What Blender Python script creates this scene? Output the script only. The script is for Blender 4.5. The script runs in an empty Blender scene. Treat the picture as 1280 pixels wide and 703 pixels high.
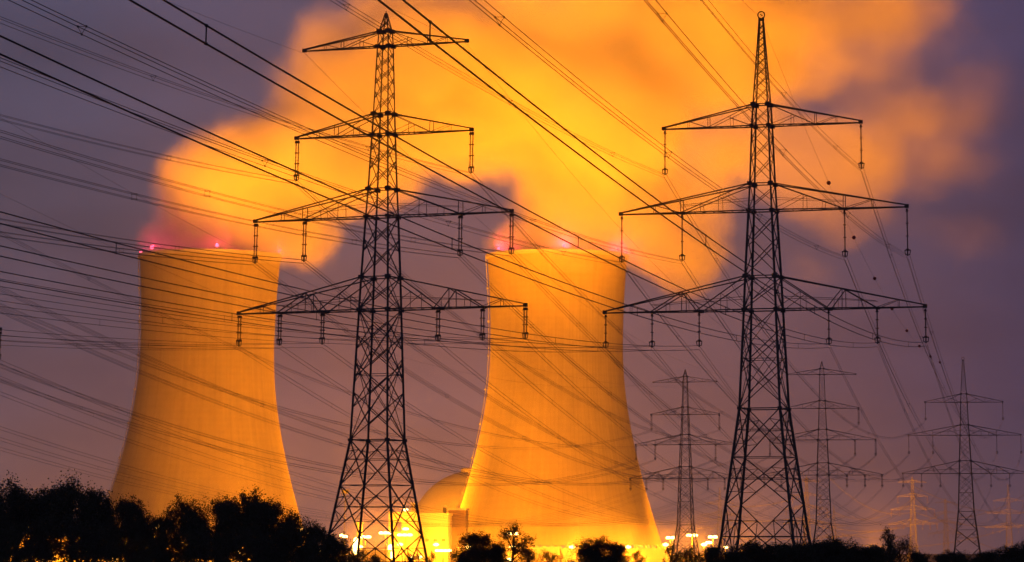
import bpy, bmesh, math, random
from mathutils import Vector, Matrix, noise
C = bpy.context.scene.collection
sc = bpy.context.scene
R = math.radians
rnd = random.Random(7)

# ------------------------------------------------------------------ camera
ALPHA = math.atan(960/4000.0)          # the camera looks up; the frame is the lower part of its field
cam = bpy.data.cameras.new('camera'); camo = bpy.data.objects.new('camera', cam); C.objects.link(camo)
camo.location = (0, 0, 2); camo.rotation_euler = (R(90)+ALPHA, 0, 0)
cam.sensor_width = 36; cam.lens = 112.5; cam.shift_x = -180/1280; cam.shift_y = -621.5/1280
cam.clip_start = .5; cam.clip_end = 20000
sc.camera = camo

def at(x, y, Y):
    """world point seen at photo pixel (x, y) at distance Y"""
    u = (x-820)/4000; v = (-270-y)/4000
    dy = math.cos(ALPHA)-v*math.sin(ALPHA); dz = math.sin(ALPHA)+v*math.cos(ALPHA)
    return Vector((u*Y/dy, Y, 2+dz*Y/dy))

# ------------------------------------------------------------------ world: dusk sky
w = bpy.data.worlds.new('World'); sc.world = w; w.use_nodes = True
nt = w.node_tree; nt.nodes.clear()
def N(t, k, **kw):
    n = t.nodes.new(k)
    for a, b in kw.items(): setattr(n, a, b)
    return n
out = N(nt, 'ShaderNodeOutputWorld'); bg = N(nt, 'ShaderNodeBackground'); nt.links.new(bg.outputs[0], out.inputs[0])
sky = N(nt, 'ShaderNodeTexSky', sky_type='NISHITA', sun_disc=False)
sky.sun_elevation = R(-2.0); sky.sun_rotation = R(250); sky.altitude = 200; sky.dust_density = 2
tc = N(nt, 'ShaderNodeTexCoord'); sep = N(nt, 'ShaderNodeSeparateXYZ'); nt.links.new(tc.outputs['Generated'], sep.inputs[0])
ramp = N(nt, 'ShaderNodeValToRGB'); nt.links.new(sep.outputs['Z'], ramp.inputs[0])
el = ramp.color_ramp.elements
el[0].position = 0.0; el[0].color = (.200, .098, .088, 1)
el[1].position = .6; el[1].color = (.014, .016, .034, 1)
for p, c in ((.02, (.145, .085, .096, 1)), (.05, (.096, .069, .102, 1)), (.10, (.073, .068, .116, 1)), (.17, (.060, .068, .134, 1)), (.3, (.05, .05, .09, 1))):
    e = el.new(p); e.color = c
# azimuth: bluer and darker to the right, away from the town glow
azr = N(nt, 'ShaderNodeMapRange', interpolation_type='SMOOTHSTEP'); nt.links.new(sep.outputs['X'], azr.inputs[0])
azr.inputs[1].default_value = -.02; azr.inputs[2].default_value = .16; azr.inputs[3].default_value = 0; azr.inputs[4].default_value = 1
azm = N(nt, 'ShaderNodeMix', data_type='RGBA', blend_type='MULTIPLY'); nt.links.new(azr.outputs[0], azm.inputs[0])
nt.links.new(ramp.outputs[0], azm.inputs[6]); azm.inputs[7].default_value = (.46, .58, .96, 1)
# soft high cloud
mp = N(nt, 'ShaderNodeMapping'); nt.links.new(tc.outputs['Generated'], mp.inputs[0]); mp.inputs['Scale'].default_value = (7, 7, 22)
nz = N(nt, 'ShaderNodeTexNoise'); nt.links.new(mp.outputs[0], nz.inputs[0]); nz.inputs['Scale'].default_value = 1.6; nz.inputs['Detail'].default_value = 4
cr = N(nt, 'ShaderNodeMapRange'); nt.links.new(nz.outputs[0], cr.inputs[0])
cr.inputs[1].default_value = .3; cr.inputs[2].default_value = .7; cr.inputs[3].default_value = .80; cr.inputs[4].default_value = 1.22
cm = N(nt, 'ShaderNodeVectorMath', operation='SCALE'); nt.links.new(azm.outputs[2], cm.inputs[0]); nt.links.new(cr.outputs[0], cm.inputs[3])
sk = N(nt, 'ShaderNodeVectorMath', operation='SCALE'); nt.links.new(sky.outputs[0], sk.inputs[0]); sk.inputs[3].default_value = .05
ad = N(nt, 'ShaderNodeVectorMath', operation='ADD'); nt.links.new(cm.outputs[0], ad.inputs[0]); nt.links.new(sk.outputs[0], ad.inputs[1])
nt.links.new(ad.outputs[0], bg.inputs[0]); bg.inputs[1].default_value = 1.0

sl = bpy.data.lights.new('afterglow_sun', 'SUN'); so = bpy.data.objects.new('afterglow_sun', sl); C.objects.link(so)
sl.energy = .015; sl.angle = R(8); sl.color = (1, .7, .55); so.rotation_euler = (R(86), 0, R(70))

sc.view_settings.view_transform = 'Standard'; sc.view_settings.look = 'None'
sc.view_settings.exposure = 0; sc.view_settings.gamma = 1; sc.view_settings.use_curve_mapping = False
sc.cycles.volume_step_rate = 1.0; sc.cycles.volume_max_steps = 256; sc.cycles.volume_bounces = 1
sc.cycles.max_bounces = 4; sc.cycles.diffuse_bounces = 2; sc.cycles.transparent_max_bounces = 8
sc.cycles.sample_clamp_indirect = 4

SODIUM = (1.0, .262, .004)
SCALE_P = 1.0

# ------------------------------------------------------------------ materials
def mat(name, col, rough=.8, metal=0, var=None, scale=1.0, bump=0, col2=None, detail=5, coord='Object', stretch=(1,1,1)):
    m = bpy.data.materials.new(name); m.use_nodes = True
    t = m.node_tree; b = t.nodes['Principled BSDF']
    b.inputs['Base Color'].default_value = (*col, 1); b.inputs['Roughness'].default_value = rough; b.inputs['Metallic'].default_value = metal
    if col2:
        c = N(t, 'ShaderNodeTexCoord'); q = N(t, 'ShaderNodeMapping'); q.inputs['Scale'].default_value = stretch
        n = N(t, 'ShaderNodeTexNoise'); n.inputs['Scale'].default_value = scale; n.inputs['Detail'].default_value = detail
        t.links.new(c.outputs[coord], q.inputs[0]); t.links.new(q.outputs[0], n.inputs[0])
        r = N(t, 'ShaderNodeValToRGB'); r.color_ramp.elements[0].position = .35; r.color_ramp.elements[1].position = .65
        r.color_ramp.elements[0].color = (*col, 1); r.color_ramp.elements[1].color = (*col2, 1)
        t.links.new(n.outputs[0], r.inputs[0]); t.links.new(r.outputs[0], b.inputs['Base Color'])
        if bump:
            bp = N(t, 'ShaderNodeBump'); bp.inputs['Strength'].default_value = bump; t.links.new(n.outputs[0], bp.inputs['Height']); t.links.new(bp.outputs[0], b.inputs['Normal'])
    return m
def emit(name, col, s):
    m = bpy.data.materials.new(name); m.use_nodes = True; t = m.node_tree; t.nodes.clear()
    o = N(t, 'ShaderNodeOutputMaterial'); e = N(t, 'ShaderNodeEmission'); e.inputs[0].default_value = (*col, 1); e.inputs[1].default_value = s
    t.links.new(e.outputs[0], o.inputs[0]); m.cycles.emission_sampling = 'NONE'
    return m
M = {}
M['steel'] = mat('galvanised_steel', (.11, .115, .105), .6, .2, col2=(.07, .07, .062), scale=.7)
M['glass_ins'] = mat('brown_porcelain', (.06, .035, .025), .35)
M['cable'] = mat('aluminium_cable', (.07, .07, .07), .6, .3)
M['ball'] = mat('red_marker', (.35, .03, .02), .6)
M['leaf'] = mat('leaf_green', (.035, .055, .022), .8, col2=(.055, .065, .03), scale=.6)
M['bark'] = mat('bark', (.07, .055, .04), .9, col2=(.04, .032, .025), scale=3)
M['grass'] = mat('grass_ground', (.045, .06, .022), 1, col2=(.07, .065, .035), scale=.02, detail=8)
M['plaster'] = mat('pale_concrete', (.42, .41, .38), .85, col2=(.34, .33, .31), scale=.08, stretch=(1, 1, .4))
M['panel'] = mat('pale_metal_cladding', (.46, .45, .42), .6, col2=(.40, .39, .37), scale=.05, stretch=(1, 1, .2))
M['brown'] = mat('brown_cladding', (.20, .13, .09), .8, col2=(.15, .10, .07), scale=.1)
M['dark'] = mat('dark_opening', (.03, .03, .035), .6)
M['domec'] = mat('dome_concrete', (.33, .32, .30), .85, col2=(.26, .25, .235), scale=.05)
M['lamp'] = emit('sodium_lamp', (1, .62, .16), 14)
M['lampsmall'] = emit('sodium_lamp_small', (1, .5, .1), 6)
M['red'] = emit('red_obstruction_lamp', (1, .05, .10), 8)

# cooling tower concrete: lift rings, meridional streaks, runs of damp
m = bpy.data.materials.new('shell_concrete'); m.use_nodes = True; t = m.node_tree; b = t.nodes['Principled BSDF']; b.inputs['Roughness'].default_value = .9
c = N(t, 'ShaderNodeTexCoord'); s = N(t, 'ShaderNodeSeparateXYZ'); t.links.new(c.outputs['Object'], s.inputs[0])
an = N(t, 'ShaderNodeMath', operation='ARCTAN2'); t.links.new(s.outputs['Y'], an.inputs[0]); t.links.new(s.outputs['X'], an.inputs[1])
cb = N(t, 'ShaderNodeCombineXYZ')
def mul(a, k):
    q = N(t, 'ShaderNodeMath', operation='MULTIPLY'); t.links.new(a, q.inputs[0]); q.inputs[1].default_value = k; return q.outputs[0]
t.links.new(mul(an.outputs[0], 18), cb.inputs[0]); t.links.new(mul(s.outputs['Z'], .022), cb.inputs[1])
n1 = N(t, 'ShaderNodeTexNoise'); n1.inputs['Scale'].default_value = 1; n1.inputs['Detail'].default_value = 6; t.links.new(cb.outputs[0], n1.inputs[0])
n2 = N(t, 'ShaderNodeTexNoise'); n2.inputs['Scale'].default_value = .03; n2.inputs['Detail'].default_value = 3; t.links.new(c.outputs['Object'], n2.inputs[0])
n3 = N(t, 'ShaderNodeTexNoise'); n3.inputs['Scale'].default_value = .22; n3.inputs['Detail'].default_value = 3; t.links.new(c.outputs['Object'], n3.inputs[0])
wv = N(t, 'ShaderNodeMath', operation='SINE'); t.links.new(mul(s.outputs['Z'], 2*math.pi/3.0), wv.inputs[0])
def madd(a, k, bb):
    q = N(t, 'ShaderNodeMath', operation='MULTIPLY_ADD'); t.links.new(a, q.inputs[0]); q.inputs[1].default_value = k
    if isinstance(bb, float): q.inputs[2].default_value = bb
    else: t.links.new(bb, q.inputs[2])
    return q.outputs[0]
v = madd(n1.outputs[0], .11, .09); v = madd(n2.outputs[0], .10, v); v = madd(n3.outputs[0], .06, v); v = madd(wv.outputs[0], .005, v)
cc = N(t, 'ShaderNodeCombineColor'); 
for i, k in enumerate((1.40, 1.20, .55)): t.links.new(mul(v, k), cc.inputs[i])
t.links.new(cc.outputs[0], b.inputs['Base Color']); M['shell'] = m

# ------------------------------------------------------------------ mesh helpers
class MB:
    def __init__(s, k=1.0): s.v = []; s.f = []; s.k = k
    def box(s, x0, y0, z0, x1, y1, z1):
        k = len(s.v)
        s.v += [(x0,y0,z0),(x1,y0,z0),(x1,y1,z0),(x0,y1,z0),(x0,y0,z1),(x1,y0,z1),(x1,y1,z1),(x0,y1,z1)]
        s.f += [(k,k+3,k+2,k+1),(k+4,k+5,k+6,k+7),(k,k+1,k+5,k+4),(k+1,k+2,k+6,k+5),(k+2,k+3,k+7,k+6),(k+3,k,k+4,k+7)]
    def tube(s, pts, rad, n=4, rads=None):
        pts = [Vector(p) for p in pts]; k = len(s.v)
        for i, p in enumerate(pts):
            d = (pts[min(i+1, len(pts)-1)]-pts[max(i-1, 0)]).normalized()
            a = d.cross(Vector((0,0,1)))
            if a.length < 1e-3: a = Vector((1,0,0))
            a.normalize(); bb = d.cross(a); r = rads[i] if rads else rad
            for j in range(n):
                th = 2*math.pi*j/n + math.pi/4
                s.v.append(tuple(p+a*(r*math.cos(th))+bb*(r*math.sin(th))))
        for i in range(len(pts)-1):
            for j in range(n):
                q = k+i*n+j; q2 = k+i*n+(j+1)%n
                s.f.append((q, q2, q2+n, q+n))
        s.f.append(tuple(range(k+n-1, k-1, -1))); s.f.append(tuple(range(k+(len(pts)-1)*n, k+len(pts)*n)))
    def bar(s, a, b, wd): s.tube([a, b], wd*.707*s.k, 4)
    def lathe(s, prof, n=24, c=(0,0,0)):
        k = len(s.v)
        for r, z in prof:
            for j in range(n):
                th = 2*math.pi*j/n; s.v.append((c[0]+r*math.cos(th), c[1]+r*math.sin(th), c[2]+z))
        for i in range(len(prof)-1):
            for j in range(n):
                q = k+i*n+j; q2 = k+i*n+(j+1)%n; s.f.append((q, q2, q2+n, q+n))
        s.f.append(tuple(range(k+n-1, k-1, -1))); e = k+(len(prof)-1)*n; s.f.append(tuple(range(e, e+n)))
    def build(s, name, m, parent=None, smooth=False):
        me = bpy.data.meshes.new(name); me.from_pydata([tuple(p) for p in s.v], [], s.f); me.materials.append(m)
        if smooth:
            for p in me.polygons: p.use_smooth = True
        me.update()
        o = bpy.data.objects.new(name, me); C.objects.link(o)
        if parent: o.parent = parent
        return o
def tag(o, label=None, cat=None, group=None, kind=None):
    if label: o['label'] = label
    if cat: o['category'] = cat
    if group: o['group'] = group
    if kind: o['kind'] = kind
    return o
def empty(name, loc=(0,0,0), rz=0):
    o = bpy.data.objects.new(name, None); C.objects.link(o); o.location = loc; o.rotation_euler = (0,0,rz); return o
KIDS = {}
def copy_tree(o, parent=None):
    c = o.copy(); C.objects.link(c)
    if parent: c.parent = parent
    for ch in list(o.children): copy_tree(ch, c)
    return c

# ------------------------------------------------------------------ ground
def gz(y): 
    t_ = min(1, max(0, (y-430)/350)); return -4*t_*t_*(3-2*t_)
g = MB(); ys = [-600, -100, 0, 60, 120, 180, 240, 300, 360, 420] + [430+35*i for i in range(1, 11)] + [900, 1200, 1600, 2200, 3200, 5000, 9000]
xs = [-5000, -2500, -1500] + [-1000+100*i for i in range(21)] + [1500, 2500, 5000]
for y in ys:
    for x in xs: g.v.append((x, y, gz(y)+ (.25*noise.noise(Vector((x*.02, y*.02, 0))) if abs(x) < 900 and 60 < y < 420 else 0)))
nx = len(xs)
for i in range(len(ys)-1):
    for j in range(nx-1): k = i*nx+j; g.f.append((k, k+1, k+nx+1, k+nx))
tag(g.build('ground', M['grass'], smooth=True), 'dark grassy ground running out to the plant', kind='structure')

# ------------------------------------------------------------------ floodlights
def spot(name, loc, target, power, ang, parent=None, col=SODIUM, blend=.6, size=2.0):
    l = bpy.data.lights.new(name, 'SPOT'); o = bpy.data.objects.new(name, l); C.objects.link(o)
    l.energy = power; l.color = col; l.spot_size = R(ang); l.spot_blend = blend; l.shadow_soft_size = size
    d = Vector(target)-Vector(loc); o.rotation_euler = d.to_track_quat('-Z', 'Y').to_euler()
    if parent: o.parent = parent; o.location = Vector(loc)-parent.location
    else: o.location = loc
    return o
def point(name, loc, power, col=SODIUM, parent=None, size=1.0):
    l = bpy.data.lights.new(name, 'POINT'); o = bpy.data.objects.new(name, l); C.objects.link(o)
    l.energy = power; l.color = col; l.shadow_soft_size = size
    o.location = Vector(loc)-parent.location if parent else loc
    if parent: o.parent = parent
    return o

# ------------------------------------------------------------------ lattice pylon
def hw_at(prof, z):
    for (z0, w0), (z1, w1) in zip(prof, prof[1:]):
        if z0 <= z <= z1: return w0+(w1-w0)*(z-z0)/(z1-z0)
    return prof[-1][1]
CR = [(1,1), (-1,1), (-1,-1), (1,-1)]
def lattice(mb, prof, z0, z1, ratio, wd, horiz=()):
    """double lattice: diagonals run over two bays"""
    lv = [z0]
    while lv[-1] < z1-.3:
        lv.append(lv[-1]+max(.35, hw_at(prof, lv[-1])*2*ratio/2))
    sc_ = (z1-z0)/(lv[-1]-z0); lv = [z0+(q-z0)*sc_ for q in lv]
    for a in range(4):
        p, q = CR[a], CR[(a+1) % 4]
        for i in range(0, len(lv)-2):
            za, zb = lv[i], lv[i+2]; ha, hb = hw_at(prof, za), hw_at(prof, zb)
            if (i+a) % 2 == 0: mb.bar((p[0]*ha, p[1]*ha, za), (q[0]*hb, q[1]*hb, zb), wd)
            else: mb.bar((q[0]*ha, q[1]*ha, za), (p[0]*hb, p[1]*hb, zb), wd)
def ring(mb, h, z, wd, plates=False):
    for a in range(4):
        p, q = CR[a], CR[(a+1) % 4]; mb.bar((p[0]*h, p[1]*h, z), (q[0]*h, q[1]*h, z), wd)
        if plates: mb.box(p[0]*h-.22, p[1]*h-.22, z-.16, p[0]*h+.22, p[1]*h+.22, z+.16)
def lerp(a, b, t): return Vector(a)*(1-t)+Vector(b)*t

def make_crossarm(prof, L, zb, zt, inner, heavy, parent):
    mb = MB(.74); hb, ht = hw_at(prof, zb), hw_at(prof, zt)
    for sx in (-1, 1):
        tip = Vector((sx*L, 0, zb))
        for sy in (-1, 1):
            B0 = Vector((sx*hb, sy*hb, zb)); T0 = Vector((sx*ht, sy*ht, zt)); te = tip+Vector((0, sy*.12, 0)); tt = te+Vector((0, 0, .22))
            mb.bar(B0, te, .17); mb.bar(T0, tt, .17)
            Bp = lambda u: lerp(B0, te, (u-hb)/(L-hb)); Tp = lambda u: lerp(T0, tt, (u-ht)/(L-ht))
            if heavy == 3:
                pk = L*.50; i1, i2 = inner
                mb.bar(T0, Bp(i1), .15); mb.bar(Bp(i1), Tp(pk), .13); mb.bar(Tp(pk), Bp(i2), .15)
                mb.bar(Tp(pk), Bp(pk), .10); mb.bar(lerp(T0, B0, .62), lerp(Tp(pk), Bp(pk), .52), .07)
                mb.bar(lerp(Tp(pk), Bp(pk), .52), lerp(Tp(i2), Bp(i2), .45), .07)
                mid = lerp(T0, Bp(i1), .5); mb.bar(mid, Bp(mid.x*sx), .07); mb.bar(mid, B0, .08)
                q = i2+(L-i2)*.45; mb.bar(Tp(q), Bp(q), .07); mb.bar(Bp(i2), Tp(q), .08)
                m2 = lerp(Tp(pk), Bp(i2), .5); mb.bar(m2, Bp(m2.x*sx), .07)
                m3 = lerp(Tp(pk), Bp(i1), .5); mb.bar(m3, Bp(m3.x*sx), .06)
            elif heavy == 2:
                i1 = inner[0]
                mb.bar(T0, Bp(i1), .13); mb.bar(Tp(i1), Bp(i1), .10)
                mid = lerp(T0, Bp(i1), .45); mb.bar(mid, Bp(mid.x*sx), .07); mb.bar(mid, B0, .07); mb.bar(lerp(T0, B0, .55), lerp(Tp(i1), Bp(i1), .45), .06)
                mid = lerp(T0, Bp(i1), .72); mb.bar(mid, Bp(mid.x*sx-.1), .06)
                q = i1+(L-i1)*.45; mb.bar(Bp(i1), Tp(q), .08); mb.bar(Tp(q), Bp(q), .07)
            else:
                a1, a2, a3 = hb+(L-hb)*.28, hb+(L-hb)*.5, hb+(L-hb)*.73
                mb.bar(T0, Bp(a2), .09); mb.bar(B0, lerp(T0, Bp(a2), .55), .07); mb.bar(Tp(a2), Bp(a2), .09)
                m1 = lerp(T0, Bp(a2), .5); mb.bar(m1, Bp(m1.x*sx), .06); mb.bar(Bp(a2), Tp(a3), .07); mb.bar(Tp(a3), Bp(a3), .06)
        # plan bracing in the bottom plane
        n = 7; pr = None
        for i in range(n):
            u0 = (i)/n; u1 = (i+1)/n; sa = 1 if i % 2 else -1
            f = lambda u, sy: lerp((sx*hb, sy*hb, zb), (sx*L, sy*.12, zb), u)
            mb.bar(f(u0, sa), f(u1, -sa), .07); mb.bar(f(u1, 1), f(u1, -1), .06)
        mb.box(sx*L-.3, -.16, zb-.12, sx*L+.16, .16, zb+.30)
        for i_ in inner: mb.box(sx*i_-.22, -hb*(1-i_/L)-.2, zb-.14, sx*i_+.22, hb*(1-i_/L)+.2, zb+.06)
    for sy in (-1, 1):   # chords through the mast
        mb.bar((-hb, sy*(hb+.03), zb+.02), (hb, sy*(hb+.03), zb+.02), .17); mb.bar((-ht, sy*(ht+.03), zt), (ht, sy*(ht+.03), zt), .15)
    for q in CR:
        mb.box(q[0]*ht-.27, q[1]*ht-.27, zt-.24, q[0]*ht+.27, q[1]*ht+.27, zt+.2); mb.box(q[0]*hb-.24, q[1]*hb-.26, zb-.2, q[0]*hb+.24, q[1]*hb+.26, zb+.18)
    mb.build('crossarm', M['steel'], parent)

def make_insulator(x, z, ln, double, parent):
    mb = MB(); y = MB()
    offs = (-.16, .16) if double else (0,)
    for ox in offs:
        mb.tube([(x+ox, 0, z-.25), (x+ox, 0, z-ln+.55)], .055, 6)
        k = int((ln-.8)/.17)
        for i in range(k):
            zz = z-.3-i*(ln-.9)/k; mb.lathe([(.05, 0), (.12 if not double else .10, -.03), (.05, -.08)], 7, (x+ox, 0, zz))
        for q in (0.02, .33, .66, 1.0):
            zz = z-.28-q*(ln-.9); mb.lathe([(.06, .06), (.19, .03), (.19, -.05), (.06, -.08)], 7, (x+ox, 0, zz))
    mb.box(x-.26, -.07, z-.3, x+.26, .07, z-.1) if double else mb.box(x-.1, -.1, z-.3, x+.1, .1, z-.1)
    zc = z-ln
    y.bar((x-.36, 0, zc+.5), (x+.36, 0, zc+.5), .12); y.bar((x, 0, zc+.5), (x, 0, zc-.15), .14)
    y.bar((x-.32, 0, zc+.5), (x-.25, 0, zc), .08); y.bar((x+.32, 0, zc+.5), (x+.25, 0, zc), .08); y.bar((x-.28, 0, zc), (x+.28, 0, zc), .08)
    o = mb.build('insulator', M['glass_ins'], parent); y.build('yoke_plate', M['steel'], o)

def make_pylon(name, loc, yaw, spec):
    root = empty(name, loc, -yaw); prof = spec['prof']; zw = spec['waist']; top = spec['arms'][0][2]
    mast = MB(.76)
    # mast: legs
    zt = prof[-1][0]; body = [p for p in prof if p[0] >= zw]
    for q in CR:
        for (z0, w0), (z1, w1) in zip(body, body[1:]):
            wd = .26 if z0 < 33 else (.20 if z0 < 50 else .15)
            mast.bar((q[0]*w0, q[1]*w0, z0), (q[0]*w1, q[1]*w1, z1), wd)
    cuts = [zw] + sorted([z for a in spec['arms'] for z in (a[1], a[2])]) + [zt-.6]
    for za, zb in zip(cuts, cuts[1:]):
        if zb-za > .8 and zb < 33.5: lattice(mast, prof, za, zb, 1.5, .085)
        if zb-za > .8: lattice(mast, prof, za, zb, (.95 if za > 32 else .86), .125 if za < 33 else (.10 if za < 50 else .08))
    for z in cuts[:-1]: ring(mast, hw_at(prof, z), z, .15, plates=(z == zw))
    ring(mast, hw_at(prof, (cuts[1]+zw)/2), (cuts[1]+zw)/2, .09)
    mast.build('mast', M['steel'], root)
    # spread base: three tall braced panels on four legs
    lw = prof[0][0]; lg = []
    for q in CR:
        l = MB(.85)
        for (z0, w0), (z1, w1) in zip(prof, prof[1:]):
            if z1 <= zw+.01: l.bar((q[0]*w0, q[1]*w0, z0), (q[0]*w1, q[1]*w1, z1), .27)
        l.box(q[0]*prof[0][1]-.45, q[1]*prof[0][1]-.45, -.6, q[0]*prof[0][1]+.45, q[1]*prof[0][1]+.45, .35)
        l.build('leg', M['steel'], root)
    br = MB(.80); pz = spec['panels']
    P_ = lambda c_, z: Vector((c_[0]*hw_at(prof, z), c_[1]*hw_at(prof, z), z))
    for a in range(4):
        p, q = CR[a], CR[(a+1) % 4]
        for i, (zh, zl) in enumerate(zip(pz, pz[1:])):
            TL, TR, BL, BR = P_(p, zh), P_(q, zh), P_(p, zl), P_(q, zl)
            if i < len(pz)-2:
                br.bar(TL, BR, .14); br.bar(TR, BL, .14)
                wt, wb = (TL-TR).length, (BL-BR).length; tc_ = wt/(wt+wb); X = lerp(TL, BR, tc_)
                zc = X.z; br.bar(P_(p, zc), P_(q, zc), .09)
                for TT, BB in ((TL, BL), (TR, BR)):
                    for k in (.5,):
                        u = lerp(TT, X, .5); v_ = lerp(BB, X, .5)
                        hm = lerp(TT, BB, .26); hm2 = lerp(TT, BB, .74)
                        br.bar(u, hm, .08); br.bar(v_, hm2, .08); br.bar(lerp(TT, BB, .5), u, .08); br.bar(lerp(TT, BB, .5), v_, .08)
            else:
                Mi = (BL+BR)/2
                br.bar(TL, Mi, .14); br.bar(TR, Mi, .14); br.bar(BL, BR, .15)
                for TT, BB in ((TL, BL), (TR, BR)):
                    u = lerp(TT, Mi, .5); br.bar(u, lerp(TT, BB, .5), .09); br.bar(u, BB, .10); br.bar(u, lerp(BB, Mi, .5), .08)
                f0, f1 = P_(p, .3), P_(q, .3)
                br.bar(Mi, f0, .14); br.bar(Mi, f1, .14)
                for ff, BB in ((f0, BL), (f1, BR)): br.bar(lerp(Mi, ff, .5), BB, .09); br.bar(lerp(Mi, ff, .5), lerp(BB, ff, .5), .08); br.bar(lerp(Mi, ff, .5), lerp(BB, Mi, .5), .08)
        # hip bracing
    ring(br, hw_at(prof, pz[1]), pz[1], .10)
    z3 = pz[-1]; br.bar(P_(CR[0], z3), P_(CR[2], z3), .10); br.bar(P_(CR[1], z3), P_(CR[3], z3), .10)
    br.build('base_bracing', M['steel'], root)
    for L, zb, zt_, inner, heavy, ln in spec['arms']: 
        make_crossarm(prof, L, zb, zt_, inner, heavy, root)
        if ln:
            for sx in (-1, 1):
                for xi in list(inner)+[L-.05]: make_insulator(sx*xi, zb-.1, ln, spec['double'], root)
    cp = MB()
    if spec['double']: cp.lathe([(.16, 0), (.10, .5), (.02, .9)], 8, (0, 0, zt-.6))
    else:
        for k in range(12):
            a0, a1 = 2*math.pi*k/12, 2*math.pi*(k+1)/12
            cp.bar((.42*math.cos(a0), 0, zt+.3+.42*math.sin(a0)), (.42*math.cos(a1), 0, zt+.3+.42*math.sin(a1)), .13)
        cp.bar((0, -.42, zt+.3), (0, .42, zt+.3), .12); cp.box(-.3, -.3, zt-.35, .3, .3, zt-.1)
    cp.build('mast_cap', M['steel'], root)
    return root
SPEC_T = dict(prof=[(0, 4.55), (3.75, 3.93), (14.3, 2.30), (28.9, 1.80), (32.6, 1.68), (39.5, 1.40), (43.3, 1.22), (51.4, .92), (59.0, .70), (61.0, .58), (63.2, .08)],
    waist=14.3, panels=[14.3, 9.3, 3.9, .9], double=True,
    arms=[(18.1, 28.9, 32.6, (7.3, 12.8), 3, 3.5), (16.3, 39.5, 42.7, (9.9,), 2, 4.6), (11.2, 49.0, 51.4, (), 1, 4.7), (10.45, 59.3, 61.1, (), 1, 0)])
SPEC_S = dict(prof=[(0, 4.75), (3.66, 4.10), (17.8, 2.35), (29, 1.86), (32.7, 1.72), (40.3, 1.36), (43.3, 1.22), (49.8, 1.0), (52.5, .86), (55.4, .68), (62.7, .2)],
    waist=17.8, panels=[17.8, 12.4, 7.2, 3.66], double=False,
    arms=[(18.8, 28.9, 32.7, (7.6, 13.2), 3, 3.8), (16.9, 40.2, 43.3, (9.6,), 2, 5.3), (11.7, 50.0, 52.5, (), 1, 5.1)])
LYAW, RYAW = R(20.8), R(15)
pylL = make_pylon('lattice_pylon', (-31.55, 370, gz(370)), LYAW, SPEC_T)
tag(pylL, 'large dark lattice pylon with plain T arm on top, between the two cooling towers', 'pylon', 'large near lattice pylons')
pylR = make_pylon('lattice_pylon', (12.3, 370, gz(370)), RYAW, SPEC_S)
tag(pylR, 'large dark lattice pylon with ring on its spire, right of the right cooling tower', 'pylon', 'large near lattice pylons')
def pyl_copy(src, loc, yaw, label, group, s=1):
    o = copy_tree(src); o.location = loc; o.rotation_euler = (0, 0, -yaw); o.scale = (s, s, s); tag(o, label, 'pylon', group); return o
def gp(x, Y): q = at(x, 690, Y); return Vector((q.x, Y, gz(Y)))
YP3 = 410
P3 = gp(-171, YP3); pyl_copy(pylL, P3, R(20), 'dark lattice pylon whose hanging insulator shows at the left edge of the photo', 'large near lattice pylons')
F1 = gp(857, 1050); pyl_copy(pylL, F1, R(12), 'small far dark pylon with a T arm, just right of the right cooling tower', 'small far dark pylons')
F2 = gp(1030, 1005); pyl_copy(pylL, F2, R(4), 'small far dark pylon with a T arm, just right of the large spired pylon', 'small far dark pylons')
F3 = gp(1209, 985); pyl_copy(pylR, F3, R(4), 'small far dark pylon with a pointed spire, rightmost dark pylon of all', 'small far dark pylons')

# ------------------------------------------------------------------ conductors
def attach(base, yaw, s, z, sx=1): return Vector((base[0]+s*math.cos(yaw), base[1]-s*math.sin(yaw), base[2]+z))
BUN = {1: [(0, 0)], 2: [(0, .0), (0, -.45)], 3: [(-.2, 0), (.2, 0), (0, -.36)], 4: [(-.2, 0), (.2, 0), (-.2, -.4), (.2, -.4)]}
def span(a, b, sag, nb, label, group, rad=.032, spacing=62, m='cable', seg=56, name='power_line'):
    a = Vector(a); b = Vector(b); d = b-a; L = d.length; hx = Vector((d.y, -d.x, 0)).normalized()
    pt = lambda t_: a+d*t_-Vector((0, 0, 4*sag*t_*(1-t_)))
    root = empty(name, a)
    tag(root, label, 'power line', group)
    for (ox, oz) in BUN[nb]:
        mb = MB(); mb.tube([pt(i/seg)+hx*ox+Vector((0, 0, oz))-a for i in range(seg+1)], rad, 5)
        mb.build('conductor', M[m], root)
    if nb > 1 and spacing:
        k = int(L/spacing)
        for i in range(k):
            t_ = (i+.7)/k*.98
            if t_ > .97: continue
            s_ = MB(); p = pt(t_)-a; bb = BUN[nb]
            rr = rad*2.2
            if nb == 2:
                s_.tube([p+Vector((0, 0, .03)), p+Vector((0, 0, -.48))], rad*.7, 6); u_ = d.normalized()*.05; s_.tube([p-u_, p+u_], rad*1.6, 6); s_.tube([p-u_-Vector((0, 0, .45)), p+u_-Vector((0, 0, .45))], rad*1.6, 6)
            else:
                P2 = [p+hx*ox+Vector((0, 0, oz)) for ox, oz in bb]
                order = [0, 1, 2] if nb == 3 else [0, 1, 3, 2]
                for q in range(len(order)): s_.bar(P2[order[q]], P2[order[(q+1) % len(order)]], rad*1.2)
                for q in P2: s_.tube([q+Vector((0, 0, .05)), q+Vector((0, 0, -.05))], rr, 6)
            s_.build('spacer', M[m], root)
    return root
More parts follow.
